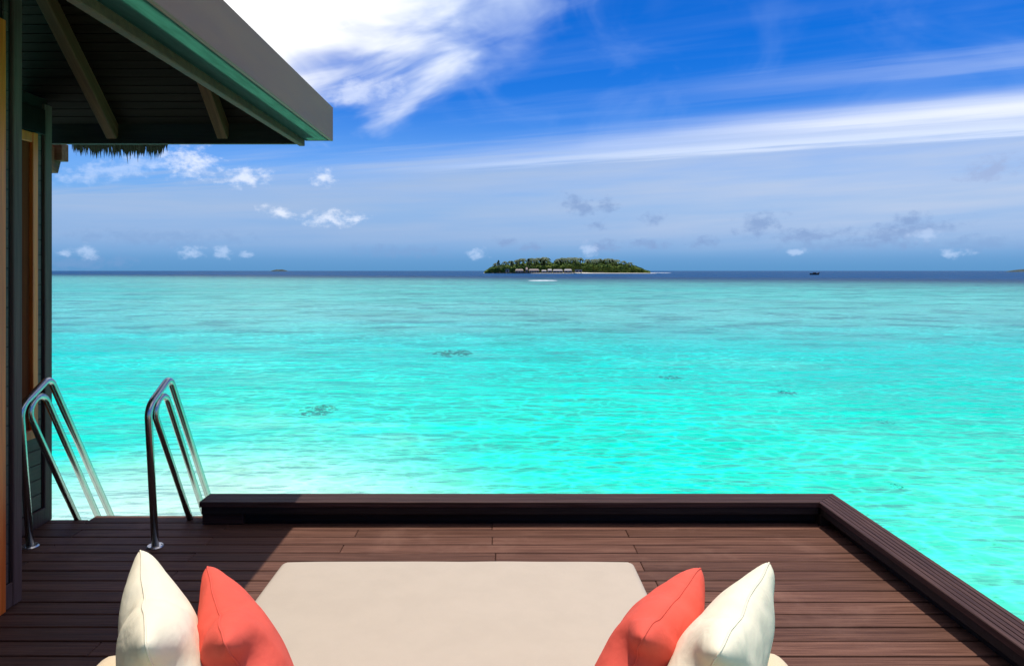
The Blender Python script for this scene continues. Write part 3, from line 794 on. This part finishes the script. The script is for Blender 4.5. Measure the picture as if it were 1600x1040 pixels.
def cone_tree(px, py, lab):
    y = IY + 9; H = iz(py) - WZ; rr = random.Random(px)
    r_ = empty('conifer_tree', (ix(px) * y / IY, y, WZ)); tag(r_, lab, 'tree', 'dark pointed trees on the island')
    obj('trunk', tube_mesh([(0, 0, 0), (0, 0, H * .9)], lambda t_: .3 - .2 * t_, 6), M['trunk'], r_)
    vs, fs = [], []
    for k in range(420):
        f_ = rr.random() ** .8; rad = (1 - f_) * H * .24 + .9; an = rr.uniform(0, 6.28); q_ = rr.random() ** .5 * rad
        cen = Vector((math.cos(an) * q_, math.sin(an) * q_, H * (.15 + .85 * f_)))
        a_ = Vector((rr.gauss(0, 1), rr.gauss(0, 1), rr.gauss(0, .6))).normalized() * .7; b_ = Vector((rr.gauss(0, 1), rr.gauss(0, 1), rr.gauss(0, .6))).normalized() * .5
        k0 = len(vs); vs += [cen - a_, cen + b_, cen + a_, cen - b_]; fs.append((k0, k0 + 1, k0 + 2, k0 + 3))
    obj('crown', mesh(vs, fs), M['palm'], r_)
cone_tree(779, 406.5, 'tallest dark pointed tree near the left tip of the island')
cone_tree(800, 407.5, 'dark pointed tree in the gap left of the island cottages')
cone_tree(826, 404.0, 'dark pointed tree behind the middle of the island cottages')
# cottages on the shore
def cottage(px0, px1, pyr, lab, roof, flat=False, dep=6):
    wdt = (px1 - px0) * PXM; y = IY - 4; zt = iz(pyr); zb = WZ + .9
    r_ = empty('shore_cottage', (ix((px0 + px1) / 2), y, WZ)); tag(r_, lab, 'cottage', 'cottages along the island shore')
    h = zt - WZ; hw = .9 + (h - .9) * (.55 if not flat else .85)
    box('wall', (-wdt * .44, -dep / 2 + .5, .9), (wdt * .44, dep / 2 - .5, hw), M['white'], r_, .0)
    if flat: box('roof', (-wdt / 2, -dep / 2, hw + .01), (wdt / 2, dep / 2, h), roof, r_, .0)
    else:
        me = mesh([(-wdt / 2, -dep / 2, hw), (wdt / 2, -dep / 2, hw), (wdt / 2, dep / 2, hw), (-wdt / 2, dep / 2, hw), (-wdt * .38, 0, h), (wdt * .38, 0, h)],
                  [(0, 1, 5, 4), (1, 2, 5), (2, 3, 4, 5), (3, 0, 4), (0, 3, 2, 1)])
        obj('roof', me, roof, r_)
    k = max(1, int(wdt / 3.2))
    for j in range(k):
        xx = -wdt * .44 + wdt * .88 * (j + .5) / k
        box('window', (xx - .7, -dep / 2 + .44, 1.2), (xx + .7, -dep / 2 + .498, max(1.7, hw - .35)), M['darkhull'], r_, .0)
    for xx in (-wdt * .4, 0, wdt * .4): box('stilt', (xx - .15, -dep / 2 + .6, -.5), (xx + .15, -dep / 2 + .9, .898), M['dark'], r_, .0)
cottage(789.5, 796, 420.5, 'small white hut at the left end of the island shore', M['white'], True)
cottage(804.5, 818, 420.2, 'pinkish grey roofed cottage second from the left on the island shore', M['roofgrey'])
cottage(821, 824.5, 417.5, 'narrow tall hut left of the widest island cottage', M['roofgrey'])
cottage(825.5, 842.5, 420.0, 'widest grey roofed cottage on the island shore', M['roofgrey'])
cottage(845.5, 853.5, 421.5, 'low white cottage right of the widest island cottage', M['rooflight'])
cottage(855, 862, 420.0, 'short pale roofed cottage between two low white cottages', M['rooflight'])
cottage(863, 879, 420.6, 'long white roofed cottage in the middle of the island shore', M['rooflight'])
cottage(880.5, 893, 420.2, 'white roofed cottage with dark base near the right of the row', M['rooflight'])
cottage(897.5, 909, 421.0, 'flat white roofed pavilion at the right end beside the beach', M['white'], True)
jt = box('jetty', (ix(765), IY - 8.5, WZ + .35), (ix(897), IY - 7.3, WZ + .95), M['dark'], None, .0)
tag(jt, 'long dark jetty running along the foot of the island cottages', 'jetty')
# beach spit and surf
def surf(name, px0, px1, py, hgt_px, kind='structure'):
    a, b_ = on_sea(px0, py), on_sea(px1, py); d2 = F * (CAMZ - WZ) / (py - HY - hgt_px / 2); d1 = F * (CAMZ - WZ) / (py - HY + hgt_px / 2)
    n_ = 40; vs, fs = [], []
    for i in range(n_ + 1):
        f_ = i / n_; x = a.x + (b_.x - a.x) * f_; e = math.sin(math.pi * f_) ** .5
        j1, j2 = mnoise.noise(Vector((f_ * 9, py, 0))), mnoise.noise(Vector((f_ * 9, py, 7)))
        ym = (d1 + d2) / 2; hw = (d2 - d1) / 2 * e
        hh_ = .12 * e * (1 + .5 * j1)
        vs += [(x, ym - hw * (1 + .5 * j1), WZ + .006), (x, ym, WZ + hh_), (x, ym + hw * (1 + .5 * j2), WZ + .006)]
    for i in range(n_): k0 = i * 3; fs += [(k0, k0 + 3, k0 + 4, k0 + 1), (k0 + 1, k0 + 4, k0 + 5, k0 + 2)]
    return tag(obj(name, mesh(vs, fs, name, True), M['foam']), kind=kind)
M['foam'] = plain('white_foam', (.86, .88, .88), .9, 0, .05, nscale=.5)
surf('surf', 825, 871, 438.3, .55)
surf('surf', 1015, 1046, 426.3, .3)
vs = [(ix(902), IY - 9, WZ + .02), (ix(1017), IY - 3.5, WZ + .02), (ix(1030), IY + 8, WZ + .02), (ix(1000), IY + 20, WZ + 1.0), (ix(905), IY + 14, WZ + 1.4), (ix(895), IY - 2, WZ + .3)]
tag(obj('beach', mesh(vs, [(0, 1, 2, 3, 4, 5)]), M['beach']), kind='structure')
# boat out in the channel
bo = on_sea(1273, 429.3); bt = empty('fishing_boat', bo); tag(bt, 'small dark boat out on the deep blue water right of the island', 'boat')
L = 15 * bo.y / F; ring = []
for k in range(9):
    f_ = k / 8; x = -L / 2 + L * f_; hw = .9 * math.sin(math.pi * min(.97, .12 + f_ * .8)) ** .6; zt = .8 + 1.2 * f_ ** 3 + .5 * (1 - f_) ** 4
    ring.append([(x, -hw, zt), (x + (.0 if f_ < .9 else -.6), -hw * .5, -.25), (x + (.0 if f_ < .9 else -.6), hw * .5, -.25), (x, hw, zt)])
vs = [p_ for r_ in ring for p_ in r_]; fs = []
for k in range(8):
    for j in range(3): fs.append((k * 4 + j, k * 4 + j + 1, k * 4 + j + 5, k * 4 + j + 4))
    fs.append((k * 4 + 3, k * 4, k * 4 + 4, k * 4 + 7))
fs += [(0, 3, 2, 1), (32, 33, 34, 35)]
obj('hull', mesh(vs, fs), M['darkhull'], bt)
box('cabin', (-L * .18, -.55, .78), (L * .12, .55, 1.75), M['darkhull'], bt, .05)
box('canopy', (-L * .24, -.7, 1.76), (L * .16, .7, 1.86), M['roofgrey'], bt, .02)
# islets on the horizon
def islet(px0, px1, pyt, dist, lab_seed):
    s_ = dist / F; rr = random.Random(lab_seed); vs, fs = [], []; n_ = 30
    x0, x1 = (px0 - CX) * s_, (px1 - CX) * s_; H = (HY - pyt) * s_ + CAMZ - WZ
    for i in range(n_ + 1):
        f_ = i / n_; x = x0 + (x1 - x0) * f_; e = max(0, math.sin(math.pi * f_)) ** .45 * (1 + .25 * mnoise.noise(Vector((f_ * 14, lab_seed, 0))))
        for j in range(5):
            g_ = j / 4; vs.append((x, dist + (g_ - .5) * abs(x1 - x0) * .4, WZ - .3 + H * e * math.sin(math.pi * g_) ** .5 if 0 < j < 4 else WZ - .3))
    for i in range(n_):
        for j in range(4): k0 = i * 5 + j; fs.append((k0, k0 + 1, k0 + 6, k0 + 5))
    return tag(obj('islet', mesh(vs, fs, 'islet', True), M['islet']), kind='structure')
M['islet'] = plain('dark_scrub', (.035, .055, .05), .9, 0, .4, nscale=.05)
islet(1577, 1650, 420.0, 1900, 3)
islet(424, 449, 420.8, 4200, 5)

# ------------------------------------------------------------------ coral heads on the sand
M['coralrock'] = plain('dark_coral_rock', (.13, .16, .13), .9, 0, .5, nscale=6)
M['coralpale'] = plain('pale_coral_rubble', (.34, .37, .30), .9, 0, .4, nscale=6)
def coral(px, py, wpx, lab, mat, lumps):
    d = F * (CAMZ - BEDZ) / (py - HY); s_ = d / F; wd_ = wpx * s_; rr = random.Random(px)
    bm = bmesh.new()
    for k in range(lumps):
        r0 = bmesh.ops.create_icosphere(bm, subdivisions=1, radius=1.0)
        a_ = rr.uniform(0, 6.28); q_ = rr.random() ** .7 * .5
        cx_, cy_ = math.cos(a_) * q_ * wd_, math.sin(a_) * q_ * wd_ * 1.5; sz = wd_ * rr.uniform(.012, .05); el = rr.uniform(.8, 2.4)
        for v_ in r0['verts']:
            k_ = 1 + .6 * mnoise.noise(v_.co * 2.2 + Vector((px, k, 0)))
            v_.co = Vector((cx_ + v_.co.x * sz * el * k_, cy_ + v_.co.y * sz * 1.6 * k_, max(-.02, v_.co.z * sz * .5 * k_)))
    o = obj('coral_head', bm_mesh(bm, 'coral', True), mat); o.location = ((px - CX) * s_, d, BEDZ)
    tag(o, lab, 'coral', 'coral heads in the lagoon')
for a in [(1229, 613, 27, 'dark coral head under the turquoise water, the clearest one, right of centre', M['coralrock'], 60),
          (1384, 659, 24, 'small dark coral head farther right under the turquoise water', M['coralrock'], 30),
          (1050, 591, 36, 'faint coral patch under the water below the right end of the island', M['coralpale'], 60),
          (497, 641, 56, 'broad faint coral patch between the right handrail and mid picture', M['coralpale'], 90),
          (708, 552, 60, 'long coral patch where the grey reef meets the turquoise water', M['coralpale'], 90),
          (1402, 760, 20, 'small coral head close to the right corner of the parapet', M['coralrock'], 30)]:
    coral(*a)
